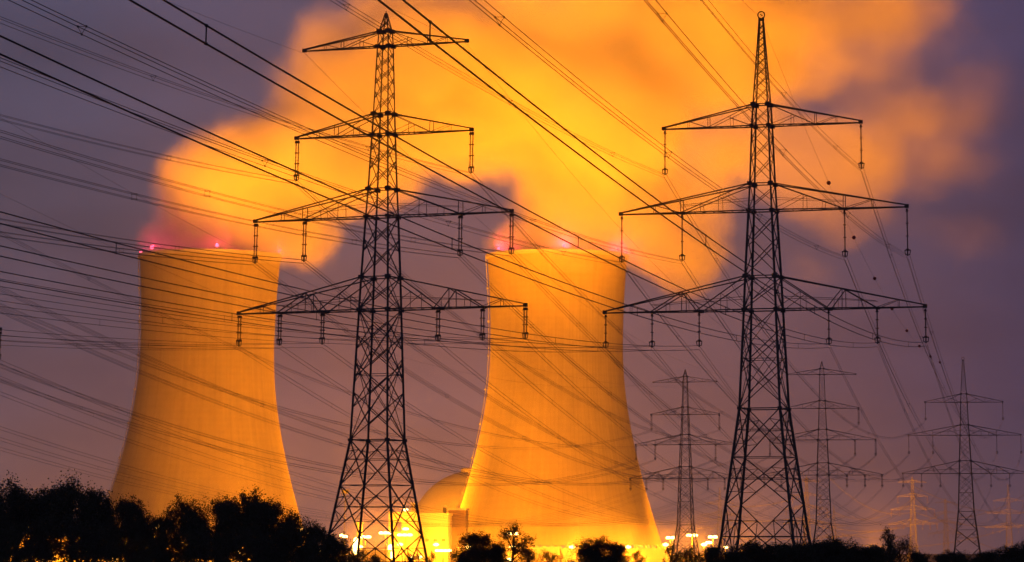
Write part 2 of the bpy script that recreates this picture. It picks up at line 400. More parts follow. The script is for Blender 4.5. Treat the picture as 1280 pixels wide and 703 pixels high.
ATT_T = {'tL': (-10.4, 59.0, 1), 'tR': (10.4, 59.0, 1), '1L': (-11.2, 44.1, 4), '1R': (11.2, 44.1, 3), '2L': (-16.3, 34.9, 4), '2l': (-9.9, 34.9, 4), '2r': (9.9, 34.9, 4), '2R': (16.3, 34.9, 4),
 '3a': (-18.1, 25.3, 2), '3b': (-12.8, 25.3, 2), '3c': (-7.3, 25.3, 2), '3d': (7.3, 25.3, 2), '3e': (12.8, 25.3, 2), '3f': (18.1, 25.3, 2)}
ATT_S = {'t': (0, 62.6, 1), '1L': (-11.7, 44.7, 3), '1R': (11.7, 44.7, 3), '2L': (-16.9, 34.7, 3), '2l': (-9.6, 34.7, 3), '2r': (9.6, 34.7, 3), '2R': (16.9, 34.7, 3),
 '3a': (-18.8, 25.0, 2), '3b': (-13.2, 25.0, 2), '3c': (-7.6, 25.0, 2), '3d': (7.6, 25.0, 2), '3e': (13.2, 25.0, 2), '3f': (18.8, 25.0, 2)}
POSN = {'tL': "left tip of top arm", 'tR': "right tip of top arm", 't': "ring of the spire", '1L': "upper arm, left insulator", '1R': "upper arm, right insulator",
 '2L': "middle arm, outer left insulator", '2l': "middle arm, inner left insulator", '2r': "middle arm, inner right insulator", '2R': "middle arm, outer right insulator",
 '3a': "lowest arm, outer left insulator", '3b': "lowest arm, second left insulator", '3c': "lowest arm, inner left insulator",
 '3d': "lowest arm, inner right insulator", '3e': "lowest arm, second right insulator", '3f': "lowest arm, outer right insulator"}
# towards the viewer
def incoming(base, yaw, A, prev, who, near=.019):
    X1, Y1, dz, yaw1, sag, sage = prev
    for k, (s_, z, nb) in A.items():
        a = attach(base, yaw, s_, z); b_ = Vector((X1+s_*math.cos(yaw1), Y1-s_*math.sin(yaw1), z+dz))
        thin = k[0] == 't'
        span(a, b_, sage if thin else sag, nb, ('thin wire' if thin else 'cable')+' rising left from '+POSN[k]+', '+who, 'wires rising up left over the viewer',
             rad=.014 if thin else (near if k[0] == '3' else .019), seg=64)
incoming((-31.55, 370, 0), LYAW, ATT_T, (-98, -49, -.8, .32, 6.9, 5.8), 'near T-arm pylon')
incoming((12.3, 370, 0), RYAW, ATT_S, (-43, -72, -8.6, .02, 5.3, 6.5), 'near spired pylon', .027)
# away from the viewer
def outgoing(base, yaw, A, base2, yaw2, A2, sag, sage, who, skip=()):
    for k, (s_, z, nb) in A.items():
        if k in skip: continue
        s2, z2, _ = A2[k]; thin = k[0] == 't'
        span(attach(base, yaw, s_, z), attach(base2, yaw2, s2, z2), sage if thin else sag, nb, ('thin wire' if thin else 'cable')+' falling away from '+POSN[k]+', '+who,
             'wires falling away to the far pylons', rad=.018 if thin else .023, spacing=70, seg=48)
outgoing((-31.55, 370, 0), LYAW, ATT_T, F2, R(4), ATT_T, 15, 13, 'near T-arm pylon')
outgoing((12.3, 370, 0), RYAW, ATT_S, F3, R(4), ATT_S, 15, 14, 'near spired pylon')
outgoing(P3, R(20), ATT_T, F1, R(12), ATT_T, 15, 13, 'left edge pylon')
# marker balls on the earth wire of the right pylon
a = Vector((12.3, 370, 62.6)); b_ = attach(F3, 0, 0, 62.6)
for i in range(8):
    t_ = .16+i*.083
    p = a+(b_-a)*t_-Vector((0, 0, 4*14*t_*(1-t_)))
    s_ = MB(); s_.lathe([(.02, -.32), (.17, -.26), (.28, -.13), (.32, 0), (.28, .13), (.17, .26), (.02, .32)], 12)
    o = s_.build('marker_ball', M['ball'], smooth=True); o.location = p
    ords = ['first', 'second', 'third', 'fourth', 'fifth', 'sixth', 'seventh', 'eighth', 'ninth', 'tenth', 'eleventh']
    tag(o, 'dark red marker ball, %s from the top along the spire wire' % ords[i], 'marker ball', 'marker balls on the spire wire')

# ------------------------------------------------------------------ cooling towers
def tower(name, x, Y, rt, ztop_px, label):
    base = gp(x, Y); zt = at(x, ztop_px, Y).z-base.z
    root = empty(name, base); tag(root, label, 'cooling tower', 'cooling towers')
    k = Y*.0002428*1.0
    sc_ = rt
    zthr = zt*.70
    def rad(z):
        if z < zthr: return sc_*math.sqrt(1+((z-zthr)/(zt*.515))**2)
        return sc_*math.sqrt(1+((z-zthr)/(zt*.83))**2)
    ribs = 120; n = ribs*4; rings = 64; z0 = 9.0
    mb = MB()
    for inside in (0, 1):
        for i in range(rings+1):
            z = z0+(zt-z0)*i/rings
            for j in range(n):
                th = 2*math.pi*j/n; r = rad(z) + (.07 if (j % 4 == 0 and not inside) else 0) - (.9 if inside else 0)
                mb.v.append((r*math.cos(th), r*math.sin(th), z))
    st = (rings+1)*n
    for i in range(rings):
        for j in range(n):
            q, q2 = i*n+j, i*n+(j+1) % n
            mb.f.append((q, q2, q2+n, q+n)); mb.f.append((st+q, st+q+n, st+q2+n, st+q2))
    for j in range(n):
        q, q2 = rings*n+j, rings*n+(j+1) % n; mb.f.append((q, q2, st+q2, st+q)); mb.f.append((j, st+j, st+(j+1) % n, (j+1) % n))
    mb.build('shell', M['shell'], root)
    rm = MB(); r = rad(zt)+.5; n = 120
    for (rr, z) in ((r-.2, zt-1.6), (r+.25, zt-1.4), (r+.25, zt+.25), (r-1.6, zt+.25), (r-1.6, zt-1.6)):
        for j in range(n): rm.v.append((rr*math.cos(2*math.pi*j/n), rr*math.sin(2*math.pi*j/n), z))
    for i in range(5):
        for j in range(n):
            i2 = (i+1) % 5; rm.f.append((i*n+j, i*n+(j+1) % n, i2*n+(j+1) % n, i2*n+j))
    rm.build('rim_walkway', M['plaster'], root)
    col = MB()
    for j in range(44):
        t0 = 2*math.pi*j/44; rr, r2 = rad(z0)-.4, rad(0)+.6
        for dt in (-.07, .07): col.bar((r2*math.cos(t0+dt), r2*math.sin(t0+dt), 0), (rr*math.cos(t0), rr*math.sin(t0), z0+.2), 1.0)
    col.build('column_ring', M['plaster'], root)
    # narrow service ladder with platforms up the left flank
    ld = MB(); th = math.pi*1.02
    for i in range(34):
        z = z0+(zt-z0)*i/34; z2 = z0+(zt-z0)*(i+1)/34; ra, rb = rad(z)+.9, rad(z2)+.9
        ld.bar((ra*math.cos(th), ra*math.sin(th), z), (rb*math.cos(th), rb*math.sin(th), z2), .35)
        if i % 4 == 2: ld.box(-ra-.5, ra*math.sin(th)-1.0, z, -ra+.6, ra*math.sin(th)+1.0, z+.9)
    ld.build('service_ladder', M['plaster'], root)
    return root, base, rad, zt
pxm = lambda Y: (at(301, 400, Y).x-at(300, 400, Y).x)
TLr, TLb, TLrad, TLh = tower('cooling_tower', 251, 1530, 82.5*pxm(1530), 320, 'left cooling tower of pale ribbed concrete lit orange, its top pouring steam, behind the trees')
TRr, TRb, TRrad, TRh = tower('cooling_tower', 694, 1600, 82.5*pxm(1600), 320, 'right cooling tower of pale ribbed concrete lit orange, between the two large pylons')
def warn_light(base, rad, zt, th, label, pw, r=.55):
    rr = rad(zt)-.3; p = base+Vector((rr*math.cos(th), rr*math.sin(th), zt))
    o = empty('warning_light', p); tag(o, label, 'warning light', 'red warning lights on the tower rims')
    q = MB(); q.tube([(0, 0, 0), (0, 0, 1.3)], .12, 6); q.build('post', M['steel'], o)
    q = MB(); q.lathe([(.1, 1.2), (r, 1.2+r*.4), (r, 1.2+r*1.5), (.1, 1.2+r*2)], 12); q.build('lamp', M['red'], o, smooth=True)
    point('lamp_glow', p+Vector((0, 0, 2.6)), pw, (1, .03, .08), o, .6)
warn_light(TLb, TLrad, TLh, R(222), 'red light near the left end of the left cooling tower rim', 2.2e4, .75)
warn_light(TLb, TLrad, TLh, R(182), 'small red light at the extreme left of the left cooling tower rim', .6e4, .5)
warn_light(TLb, TLrad, TLh, R(283), 'yellowish red light in the middle of the left cooling tower rim', 2.5e4, .8)
warn_light(TLb, TLrad, TLh, R(357), 'small red light at the right end of the left cooling tower rim', .6e4, .5)
warn_light(TRb, TRrad, TRh, R(215), 'red light near the left end of the right cooling tower rim', 2.5e4, .7)
warn_light(TRb, TRrad, TRh, R(277), 'red light in the middle of the right cooling tower rim', 2.5e4, .7)
warn_light(TRb, TRrad, TRh, R(332), 'red light near the right end of the right cooling tower rim', 2.5e4, .7)
warn_light(TRb, TRrad, TRh, R(358), 'small red light at the extreme right of the right cooling tower rim', 1.0e4, .5)

# ------------------------------------------------------------------ plant buildings
def bld(name, x0, x1, ytop, Y, depth, m, label, cat='building', wins=None):
    a, b = at(x0, ytop, Y), at(x1, ytop, Y); g0 = gz(Y); h = a.z-g0
    root = empty(name, (a.x, Y, g0)); tag(root, label, cat)
    w_ = b.x-a.x
    q = MB(); q.box(0, 0, -.5, w_, depth, h); q.build('wall', M[m], root)
    q = MB(); q.box(-.4, -.4, h+.003, w_+.4, depth+.4, h+.9); q.build('roof', M['panel'], root)
    if wins:
        nx_, nz_, ww, wh = wins
        for i in range(nx_):
            for j in range(nz_):
                q = MB(); cx = w_*(i+.5)/nx_; cz = h*(j+.6)/(nz_+.2); q.box(cx-ww/2, -.12, cz-wh/2, cx+ww/2, .05, cz+wh/2); q.build('window', M['dark'], root)
    return root
# reactor dome
dm = empty('reactor_building', gp(589, 1720)); tag(dm, 'pale domed reactor building half hidden behind the right cooling tower', 'building')
rd = 75*pxm(1720); zc = at(587, 667, 1720).z-gz(1720); q = MB(); q.lathe([(rd*math.cos(t_*math.pi/2/20), zc+rd*math.sin(t_*math.pi/2/20)) for t_ in range(20)]+[(.2, zc+rd)], 56); q.build('dome', M['domec'], dm, smooth=True)
q = MB(); q.lathe([(rd, -.5), (rd, zc-.01)], 56); q.build('drum', M['domec'], dm)
q = MB(); q.lathe([(6, zc+rd-1.2), (6, zc+rd+1.2), (5, zc+rd+1.6)], 20); q.build('vent_cap', M['plaster'], dm)
bld('turbine_hall', 519, 560, 644, 1500, 30, 'panel', 'pale block lit yellow in front of the domed reactor building', wins=(4, 1, 1.6, 1.2))
bld('service_block', 560.5, 582, 638, 1540, 24, 'brown', 'brown block between the yellow block and the right cooling tower')
bld('stair_tower', 514, 519.5, 631, 1515, 12, 'plaster', 'narrow pale stair tower beside the yellow block')
gt = empty('gantry_building', at(486, 640, 1470)); gt.location.z = gz(1470); tag(gt, 'pale gantry block with a square opening at the left of the plant', 'building')
h_ = at(486, 640, 1470).z-gz(1470); px_ = pxm(1470)
q = MB(); q.box(0, 0, -.5, 8*px_, 14, h_); q.build('wall', M['panel'], gt)
q = MB(); q.box(16*px_, 0, -.5, 33*px_, 14, h_); q.build('wall', M['panel'], gt)
q = MB(); q.box(8*px_, 0, h_-12*px_, 16*px_, 14, h_); q.build('bridge', M['panel'], gt)
q = MB(); q.box(8*px_, 0, -.5, 16*px_, 14, h_-24*px_); q.build('lower_wall', M['panel'], gt)
def cyl(name, x, ytop, wpx, Y, m, label, cat, z0=None):
    p = gp(x, Y); h = at(x, ytop, Y).z-p.z; r = wpx*pxm(Y)/2; root = empty(name, p); tag(root, label, cat)
    b0 = 0 if z0 is None else at(x, z0, Y).z-p.z
    q = MB(); q.lathe([(r, b0-.3), (r, h)], 20); q.build('stack', M[m], root)
    q = MB(); q.lathe([(r+.3, h-.8), (r+.3, h+.2)], 20); q.build('collar', M['plaster'], root)
cyl('chimney', 449, 653, 7.5, 1450, 'panel', 'short pale square-topped chimney lit yellow seen through the left pylon base', 'chimney')
cyl('roof_vent', 555, 632.5, 4.5, 1512, 'dark', 'dark roof vent on the yellow block', 'vent', 643)
cyl('roof_vent', 572, 632.5, 3.0, 1552, 'panel', 'pale roof vent on the brown block', 'vent', 637)
bld('long_hall', -60, 200, 672, 1300, 30, 'panel', 'long low hall glimpsed through the trees at the far left', wins=(14, 1, 5, 2))
bld('workshop', 205, 330, 680, 1250, 25, 'panel', 'low workshop behind the trees below the left cooling tower', wins=(8, 1, 4, 2))
bld('glow_block_left', 572, 700, 686, 1522, 12, 'panel', 'low block added to carry lamp glow at the foot of the right cooling tower')  # block added so the lamps turn it into the yellow foot glow
bld('glow_block_right', 703, 838, 688, 1522, 12, 'panel', 'low glow-catching block added at the right foot of the right cooling tower')  # second added block, carries the same glow and covers the dark column gap
bld('gate_house', 420, 484, 690, 1380, 18, 'panel', 'low gate house seen between the legs of the left pylon')

# ------------------------------------------------------------------ lamp masts
LAMPN = [0]
def lamp_mast(x, y, Y, label, wid=3.5, power=0, target=None, ang=70, ht=1.0, small=False, glow=0):
    p = at(x, y, Y); g0 = gz(Y); root = empty('floodlight_mast', (p.x, p.y, g0)); h = p.z-g0
    tag(root, label, 'floodlight', 'floodlights around the plant')
    q = MB(); q.tube([(0, 0, -.3), (0, 0, h-.1)], .25, 8, rads=[.28, .16]); q.bar((-wid/2, 0, h-.3), (wid/2, 0, h-.3), .22); q.build('pole', M['steel'], root)
    k = max(1, int(wid/1.6))
    for i in range(k):
        cx = (-wid/2+wid*(i+.5)/k); s_ = MB(); r_ = wid/k*.55
        s_.lathe([(.1, -.5*ht), (r_*.8, -.42*ht), (r_, 0), (r_*.7, .4*ht), (.1, .5*ht)], 10, (cx, 0, h+.2)); s_.build('lamp', M['lampsmall' if small else 'lamp'], root, smooth=True)
    if glow: point('glow', (p.x, p.y-1.6, p.z), glow*F*5e6, SODIUM, root, .8)
    return root
F = .12
LT, RT_ = TLb, TRb
# around the plant, aimed at the towers
lamp_mast(427, 670, 1290, 'small floodlight above the trees left of the left pylon base', 1.6, small=False)
lamp_mast(431, 671.5, 1290, 'round floodlight touching the tree tops left of the left pylon base', 2.2)
lamp_mast(457, 672, 1260, 'wide floodlight just right of the short chimney', 4.2, glow=.05)
lamp_mast(482, 667, 1260, 'wide floodlight left of the gantry block', 5, glow=.05)
lamp_mast(506, 669.5, 1290, 'wide floodlight in front of the gantry block', 6, glow=.05)
lamp_mast(507, 662, 1300, 'round floodlight above the wide one at the gantry block', 2.4)
lamp_mast(554, 689, 1400, 'floodlight at the foot of the yellow block', 7, glow=.05)
lamp_mast(520, 697, 1400, 'low floodlight among bushes in front of the yellow block', 5)
lamp_mast(488, 690, 1400, 'tall bright floodlight at the foot of the gantry block', 2.4, ht=6, glow=.05)
lamp_mast(445, 683, 1380, 'tall bright floodlight at the foot of the chimney', 2.4, ht=7)
lamp_mast(641, 668, 1260, 'wide floodlight above the sparse tree in front of the right cooling tower', 4.2, glow=.05)
lamp_mast(637, 700, 1300, 'low floodlight under the sparse tree in front of the right cooling tower', 2.2)
lamp_mast(838, 673, 1290, 'left one of the three floodlights right of the right cooling tower', 3.4, glow=.05)
lamp_mast(865, 670, 1270, 'middle one of the three floodlights right of the right cooling tower', 4.4, glow=.05)
lamp_mast(891, 672, 1290, 'right one of the three floodlights right of the right cooling tower', 3.6, glow=.05)
lamp_mast(886, 679, 1310, 'smaller floodlight below the right one of the three beside the spired pylon', 2.6)
lamp_mast(907, 685, 1290, 'small round floodlight by the left leg of the spired pylon', 1.8)
lamp_mast(972, 699, 1200, 'tiny lamp in the dark hedge under the spired pylon', 1.2, small=True)
for i, (x, y, s_) in enumerate([(35, 661, 2.4), (52, 664, 2.8), (110, 674, 2.2), (18, 689, 1.6), (36, 681, 1.6), (70, 682, 1.4), (110, 691, 2.4), (143, 698, 2.4), (53, 699, 1.8), (160, 662, 1.3), (196, 659, 2.6), (197, 695, 1.8), (343, 673, 1.3), (377, 664, 2.2), (385, 668, 1.6), (338, 700, 1.6), (270, 700, 1.4), (300, 690, 1.2), (400, 690, 2.0), (88, 696, 1.5), (247, 672, 1.4)]):
    places = ['left of a brighter pair in the first tree gap', 'right one of the bright pair in the far left trees', 'in the dark gap of the far left trees', 'low behind the first tree', 'below the bright pair in the left trees', 'dim behind the second tree',
      'above the bright ground lamp of the left trees', 'lowest and brightest ground lamp of the left trees', 'low under the bright pair of the left trees', 'high at the edge of the left cooling tower', 'halfway below the left cooling tower',
      'low under the left cooling tower', 'small behind the rounded trees', 'bright one at the right slope of the rounded trees', 'beside the bright one at the right slope', 'low under the rounded trees', 'low in the middle of the tree belt', 'small dim one in the rounded trees',
      'low near the right end of the tree belt', 'low dim one of the left trees', 'dim one under the middle of the left cooling tower']
    lamp_mast(x, y, 1150, 'lamp glinting through leaves, '+places[i], s_*.95, small=True, ht=1.5)

def flood(x, Y, target, power, ang, label, z=4, size=3):
    p = gp(x, Y); root = empty('floodlight', p); tag(root, label, 'floodlight', 'ground floodlights aimed at towers and steam')
    q = MB(); q.box(-1.2, -1, -.2, 1.2, 1, .8); q.bar((0, 0, .8), (0, 0, z-1), .3); q.build('stand', M['steel'], root)
    q = MB(); q.box(-1.4, -.5, z-1, 1.4, .5, z+.6); q.build('housing', M['steel'], root)
    spot('beam', p+Vector((0, 0, z+1.5)), target, power*F, ang, root, size=size)
PT = 5.2e6
def base_px(x, Y, z): q = gp(x, Y); q.z += z; return q
FT = TLb+Vector((0, -40, 70)); GT = TRb+Vector((0, -40, 70))
flood(430, 1215, FT, PT*1.75, 100, 'floodlight behind the trees right of the left cooling tower')
flood(60, 1215, FT, PT*1.45, 100, 'floodlight behind the trees left of the left cooling tower')
flood(250, 1330, TLb+Vector((0, -40, 30)), PT*.30, 140, 'floodlight at the foot of the left cooling tower')
flood(520, 1275, GT, PT*1.25, 100, 'floodlight at the left foot of the right cooling tower')
flood(885, 1265, GT, PT*1.45, 100, 'floodlight at the right foot of the right cooling tower')
flood(700, 1380, TRb+Vector((0, -60, 30)), PT*.35, 150, 'floodlight before the middle of the right cooling tower')
flood(430, 1330, at(560, 630, 1700), PT*4, 40, 'floodlight aimed at the yellow block and the dome', z=30)
for i, (x, Y, z, pw, lab) in enumerate([(500, 1425, 9, .30, 'bright work lamp in front of the gantry block'), (545, 1460, 9, .30, 'bright work lamp in front of the yellow block'), (450, 1435, 8, .12, 'bright work lamp beside the chimney'),
        (585, 1490, 8, .18, 'bright work lamp at the left foot of the right cooling tower'), (640, 1488, 8, .26, 'bright work lamp left of the middle of the right tower foot'), (715, 1488, 8, .26, 'bright work lamp right of the middle of the right tower foot'), (785, 1488, 8, .30, 'bright work lamp at the right foot of the right tower'),
        (832, 1470, 9, .3, 'bright work lamp just right of the right tower'), (506, 1610, 26, 1.7, 'tall lamp added to brighten the left side of the dome'), (543, 1640, 14, .8, 'unseen lamp added between the yellow block and the dome'), (880, 1440, 9, .16, 'bright work lamp behind the spired pylon left leg'), (60, 1270, 7, .7, 'bright work lamp before the long hall left end'), (150, 1270, 7, .7, 'bright work lamp before the long hall right end'), (270, 1220, 7, .7, 'bright work lamp before the workshop')]):  # tall lamp and the one behind the yellow block added to brighten the dome
    p = gp(x, Y); root = empty('work_lamp', p); tag(root, lab, 'work lamp', 'work lamps on the plant ground')
    q = MB(); q.tube([(0, 0, -.2), (0, 0, z)], .14, 8); q.build('pole', M['steel'], root)
    q = MB(); q.lathe([(.2, z-.6), (1.3, z-.1), (1.3, z+.3), (.2, z+.8)], 14); q.build('lamp', M['lamp'], root, smooth=True)
    point('glow', p+Vector((0, -1.5, z)), PT*F*pw, SODIUM, root, 1.5)
# lamps added to brighten the steam, aimed steeply up over the tower rims
SP = .80e8
for i, (x, wgt, lab) in enumerate([(195, 1.0, 'behind the dip of the tree belt'), (300, 1.4, 'before the left cooling tower'), (440, 1.1, 'between the two cooling towers'), (600, 1.5, 'before the right cooling tower left half'), (760, 1.1, 'before the right cooling tower right half'), (930, .55, 'right of the right cooling tower'), (1090, .35, 'behind the right part of the dark hedge')]):
    p = gp(x, 1150); flood(x, 1150, p+Vector((20, 100, 100*math.tan(R(39)))), SP*wgt, 50, 'skyward lamp added for the steam '+lab)
for i, (x, Y, X2, wgt, lab) in enumerate([(225, 1350, 235, 1.0, 'left of the left tower centre'), (290, 1350, 285, 1.0, 'right of the left tower centre'), (660, 1420, 670, .25, 'left of the right tower centre'), (740, 1420, 735, .2, 'right of the right tower centre')]):
    p = gp(x, Y); q2 = gp(X2, Y+150); flood(x, Y, Vector((q2.x, Y+150, 150*math.tan(R(56)))), 6.5e7*wgt, 28, 'narrow beam added to brighten steam '+lab)  # tight beams added to brighten the steam just above the rims
# switchyard lights on the far small pylons
flood(930, 1520, at(980, 640, 1800), PT*8, 90, 'switchyard floodlight behind the spired pylon')
flood(1090, 1500, at(1160, 650, 1750), PT*6, 100, 'switchyard floodlight in the right distance')

# far lit pylons of the switchyard
for x, yt, Y, src, lab in ((1142, 597, 1640, pylL, 'faint orange lit pylon left of the rightmost dark pylon'), (1183, 624, 1760, pylL, 'smallest faint orange lit pylon touching the rightmost dark pylon'),
                           (1262, 606, 1660, pylR, 'faint orange lit pylon at the right edge'), (1009, 596, 1700, pylL, 'faint orange lit pylon beside the far T-arm pylon'), (900, 610, 1720, pylR, 'faint orange lit pylon behind the left leg of the spired pylon'), (1043, 632, 1760, pylR, 'short faint orange lit pylon right of the far T-arm pylon')):
    p = gp(x, Y); h = at(x, yt, Y).z-p.z
    pyl_copy(src, p, R(rnd.uniform(-20, 25)), lab, 'faint orange lit pylons in the switchyard', h/63)
def farline(a, b, sag, label, rad=.10):
    span(a, b, sag, 1, label, 'orange lit wires of the switchyard', rad=rad, seg=30)
fl = [(640+240, 648, 1038, 640, 3), (870, 668, 1142, 655, 5), (1038, 598, 1142, 640, 7), (1042, 640, 1142, 622, 7), (1042, 660, 1183, 640, 5), (1142, 622, 1262, 690, 5), (1142, 640, 1290, 655, 4), (1183, 648, 1290, 612, 4), (1042, 676, 1262, 660, 6), (880, 628, 1009, 618, 4), (1009, 650, 1142, 668, 5), (1142, 608, 1290, 640, 5)]
for i, (x0, y0, x1, y1, sg) in enumerate(fl):
    farline(at(x0, y0, 1700+rnd.uniform(-20, 20)), at(x1, y1, 1690+rnd.uniform(-20, 20)), sg, 'faint orange wire of the switchyard, %s from the top' % ['first', 'second', 'third', 'fourth', 'fifth', 'sixth', 'seventh', 'eighth', 'ninth', 'tenth', 'eleventh', 'twelfth'][sorted(range(len(fl)), key=lambda j: fl[j][1]).index(i)])

# ------------------------------------------------------------------ trees
def crown_mesh(seed, n, w_, h, leaf, dens, z0=.12, lobes=9, spiky=.0):
    """small leaf faces gathered in clumps through the crown's volume; unit radius w_, height h"""
    rr = random.Random(seed); v = []; f = []
    cl = []
    for i in range(lobes):
        a = rr.uniform(0, 6.283); u = rr.random()
        z = h*(z0+.06+(.84-z0)*u); rad_ = w_*(.74*math.sqrt(max(0, 1-(max(0, u-.3)/.82)**2)))*rr.uniform(.35, 1)
        cl.append((rad_*math.cos(a), rad_*math.sin(a), z, w_*rr.uniform(.22, .36)))
    cl.append((0, 0, h*.86, w_*.22))
    tw = []
    for c_ in cl:
        for k in range(int(26*dens)):
            d = Vector((rr.gauss(0, 1), rr.gauss(0, 1), rr.gauss(0, 1))).normalized()*c_[3]*rr.uniform(.45, 1.12)*(1+.35*rr.random())
            tw.append((c_[0]+d.x, c_[1]+d.y, max(h*z0, c_[2]+d.z*.9), c_[3]*rr.uniform(.12, .3)))
    for i in range(n):
        c_ = tw[rr.randrange(len(tw))]
        p = Vector((c_[0]+rr.gauss(0, 1)*c_[3], c_[1]+rr.gauss(0, 1)*c_[3], c_[2]+rr.gauss(0, 1)*c_[3]*(1+spiky)))
        a = Vector((rr.gauss(0, 1), rr.gauss(0, 1), rr.gauss(0, .7))).normalized(); b = a.cross(Vector((rr.gauss(0, 1), rr.gauss(0, 1), rr.gauss(0, 1)))).normalized()
        s1 = leaf*rr.uniform(.6, 1.3); s2 = s1*rr.uniform(.4, .7); k = len(v)
        v += [tuple(p-a*s1), tuple(p+b*s2), tuple(p+a*s1), tuple(p-b*s2)]; f.append((k, k+1, k+2, k+3))
    me = bpy.data.meshes.new('crown'); me.from_pydata(v, [], f); me.materials.append(M['leaf']); me.update()
    return me, cl
def trunk_mb(cl, h, w_):
    t_ = MB(); t_.tube([(0, 0, -.3), (.03*h, 0, h*.3), (-.01*h, .02*h, h*.62), (0, 0, h*.88)], .1, 7, rads=[.045*h*.6, .034*h*.6, .02*h*.6, .006*h])
    for c_ in cl: 
        z0 = min(c_[2]*.62, h*.6); t_.tube([(0, 0, z0), (c_[0]*.5, c_[1]*.5, (z0+c_[2])/2+.1), (c_[0], c_[1], c_[2])], .05, 5, rads=[.014*h, .009*h, .003*h])
        for k in range(3):
            a_ = k*2.1+c_[0]; t_.tube([(c_[0]*.7, c_[1]*.7, z0*.3+c_[2]*.7), (c_[0]+c_[3]*.9*math.cos(a_), c_[1]+c_[3]*.9*math.sin(a_), c_[2]+c_[3]*.5)], .03, 4, rads=[.006*h, .0015*h])
    return t_
VAR = []
for i, (n, w_, h, leaf, dens, lob, z0, sp) in enumerate([(20000, 5.0, 10, .15, 1.0, 22, .10, .2), (20000, 5.6, 10, .15, 1.0, 24, .10, .3), (19000, 3.7, 10, .13, 1.0, 26, .12, .7), (19000, 3.4, 10, .13, 1.0, 26, .12, 1.1),
                                       (3600, 4.2, 10, .15, .6, 12, .12, .3), (6500, 6.0, 10, .16, 1, 16, .03, .4)]):
    me, cl = crown_mesh(100+i, n, w_, h, leaf, dens, z0, lob, sp); tk = trunk_mb(cl, h, w_)
    root = empty('tree'); tr = tk.build('trunk', M['bark'], root); cr_ = bpy.data.objects.new('crown', me); C.objects.link(cr_); cr_.parent = root
    VAR.append([root, False])
def tree(name, x, ytop, Y, var, wscale, label, cat='tree', group='trees of the dark belt', rot=None):
    e = VAR[var]
    if not e[1]: root = e[0]; e[1] = True
    else: root = copy_tree(e[0])
    p = gp(x, Y); h = at(x, ytop, Y).z-p.z; s_ = h/9.9
    root.name = name; root.location = p; root.rotation_euler = (0, 0, rnd.uniform(0, 6.28) if rot is None else rot); root.scale = (s_*wscale, s_*wscale, s_); tag(root, label, cat, group)
    return root
big = [(-14, 612, 300, 2, 1.0, 'dark tree cut by the left edge of the photo'), (22, 606, 305, 3, 1.15, 'tall dark tree, second from the left edge'), (58, 607, 310, 2, 1.0, 'tall feathery dark tree, third from the left edge'),
       (88, 603, 300, 3, 1.0, 'tallest feathery tree of the left group'), (117, 609, 305, 2, .95, 'feathery dark tree whose edge meets the left cooling tower'),
       (38, 652, 285, 5, 1.2, 'broad lower tree in front of the left group'), (103, 652, 288, 5, 1.2, 'broad lower tree in front, just left of the left cooling tower'),
       (152, 625, 300, 0, .8, 'rounded tree in front of the left cooling tower left edge'), (180, 645, 305, 1, .8, 'low tree in the dip before the left cooling tower'), (205, 645, 300, 0, .8, 'low tree right of the dip before the left cooling tower'),
       (236, 626, 300, 1, .85, 'rounded tree before the middle of the left cooling tower'), (270, 625, 306, 0, .85, 'rounded tree right of the middle of the left cooling tower'), (308, 618, 300, 1, .85, 'highest rounded tree before the left cooling tower'),
       (340, 628, 302, 0, .95, 'rounded tree before the right edge of the left cooling tower'), (366, 643, 300, 1, .9, 'dark tree just past the right edge of the left cooling tower'), (392, 658, 296, 0, 1.0, 'lower tree on the right slope of the belt'),
       (416, 668, 290, 1, 1.1, 'small tree at the left leg of the left pylon'), (250, 667, 285, 5, 1.3, 'broad low tree in the middle of the belt front'), (320, 667, 285, 5, 1.3, 'broad low tree under the rounded trees'),
       (-2, 662, 280, 5, 1.2, 'broad low tree at the far left corner'), (165, 674, 280, 5, 1.3, 'broad low tree under the dip of the belt')]
for x, yt, Y, vr, ws, lab in big: tree('tree', x, yt, Y, vr, ws, lab)
sm = [(447, 688, 260, 5, .9, 'low bush right of the left leg of the left pylon', 'bush'), (468, 694, 255, 5, 1.0, 'small low bush between the left pylon legs', 'bush'), (513, 692, 260, 5, .5, 'small bush at the right leg of the left pylon', 'bush'), (540, 689, 262, 4, .5, 'thin sapling in front of the yellow block', 'sapling'),
      (592, 667, 260, 0, 1.25, 'dense dark tree at the left foot of the right cooling tower', 'tree'), (618, 680, 262, 1, 1.3, 'lower bush right of the dense tree', 'bush'), (641, 655, 262, 4, 1.1, 'thin sparse tree in front of the right cooling tower with a lamp behind', 'tree'),
      (660, 685, 258, 5, .9, 'low bush right of the sparse tree', 'bush'), (686, 690, 262, 5, .9, 'small low bush before the middle of the right cooling tower', 'bush'), (741, 674, 258, 1, 1.5, 'dense rounded bush before the right part of the right cooling tower', 'bush'), (763, 680, 262, 0, 1.3, 'bush leaning against the dense rounded one', 'bush'),
      (796, 688, 258, 4, .9, 'thin sapling at the right foot of the right cooling tower', 'sapling'), (840, 680, 260, 4, .9, 'thin sparse sapling below the left one of the three floodlights', 'sapling'), (865, 683, 258, 4, 1.0, 'thin sapling below the middle one of the three floodlights', 'sapling'), (858, 690, 262, 5, .9, 'low bush between the thin saplings', 'bush'),
      (897, 684, 262, 0, 1.3, 'dense bush before the left leg of the spired pylon', 'bush')]
for x, yt, Y, vr, ws, lab, cat in sm: tree(cat if cat != 'tree' else 'tree', x, yt, Y, vr, ws, lab, cat, 'bushes and saplings in front of the plant')
x = 920; k = 0
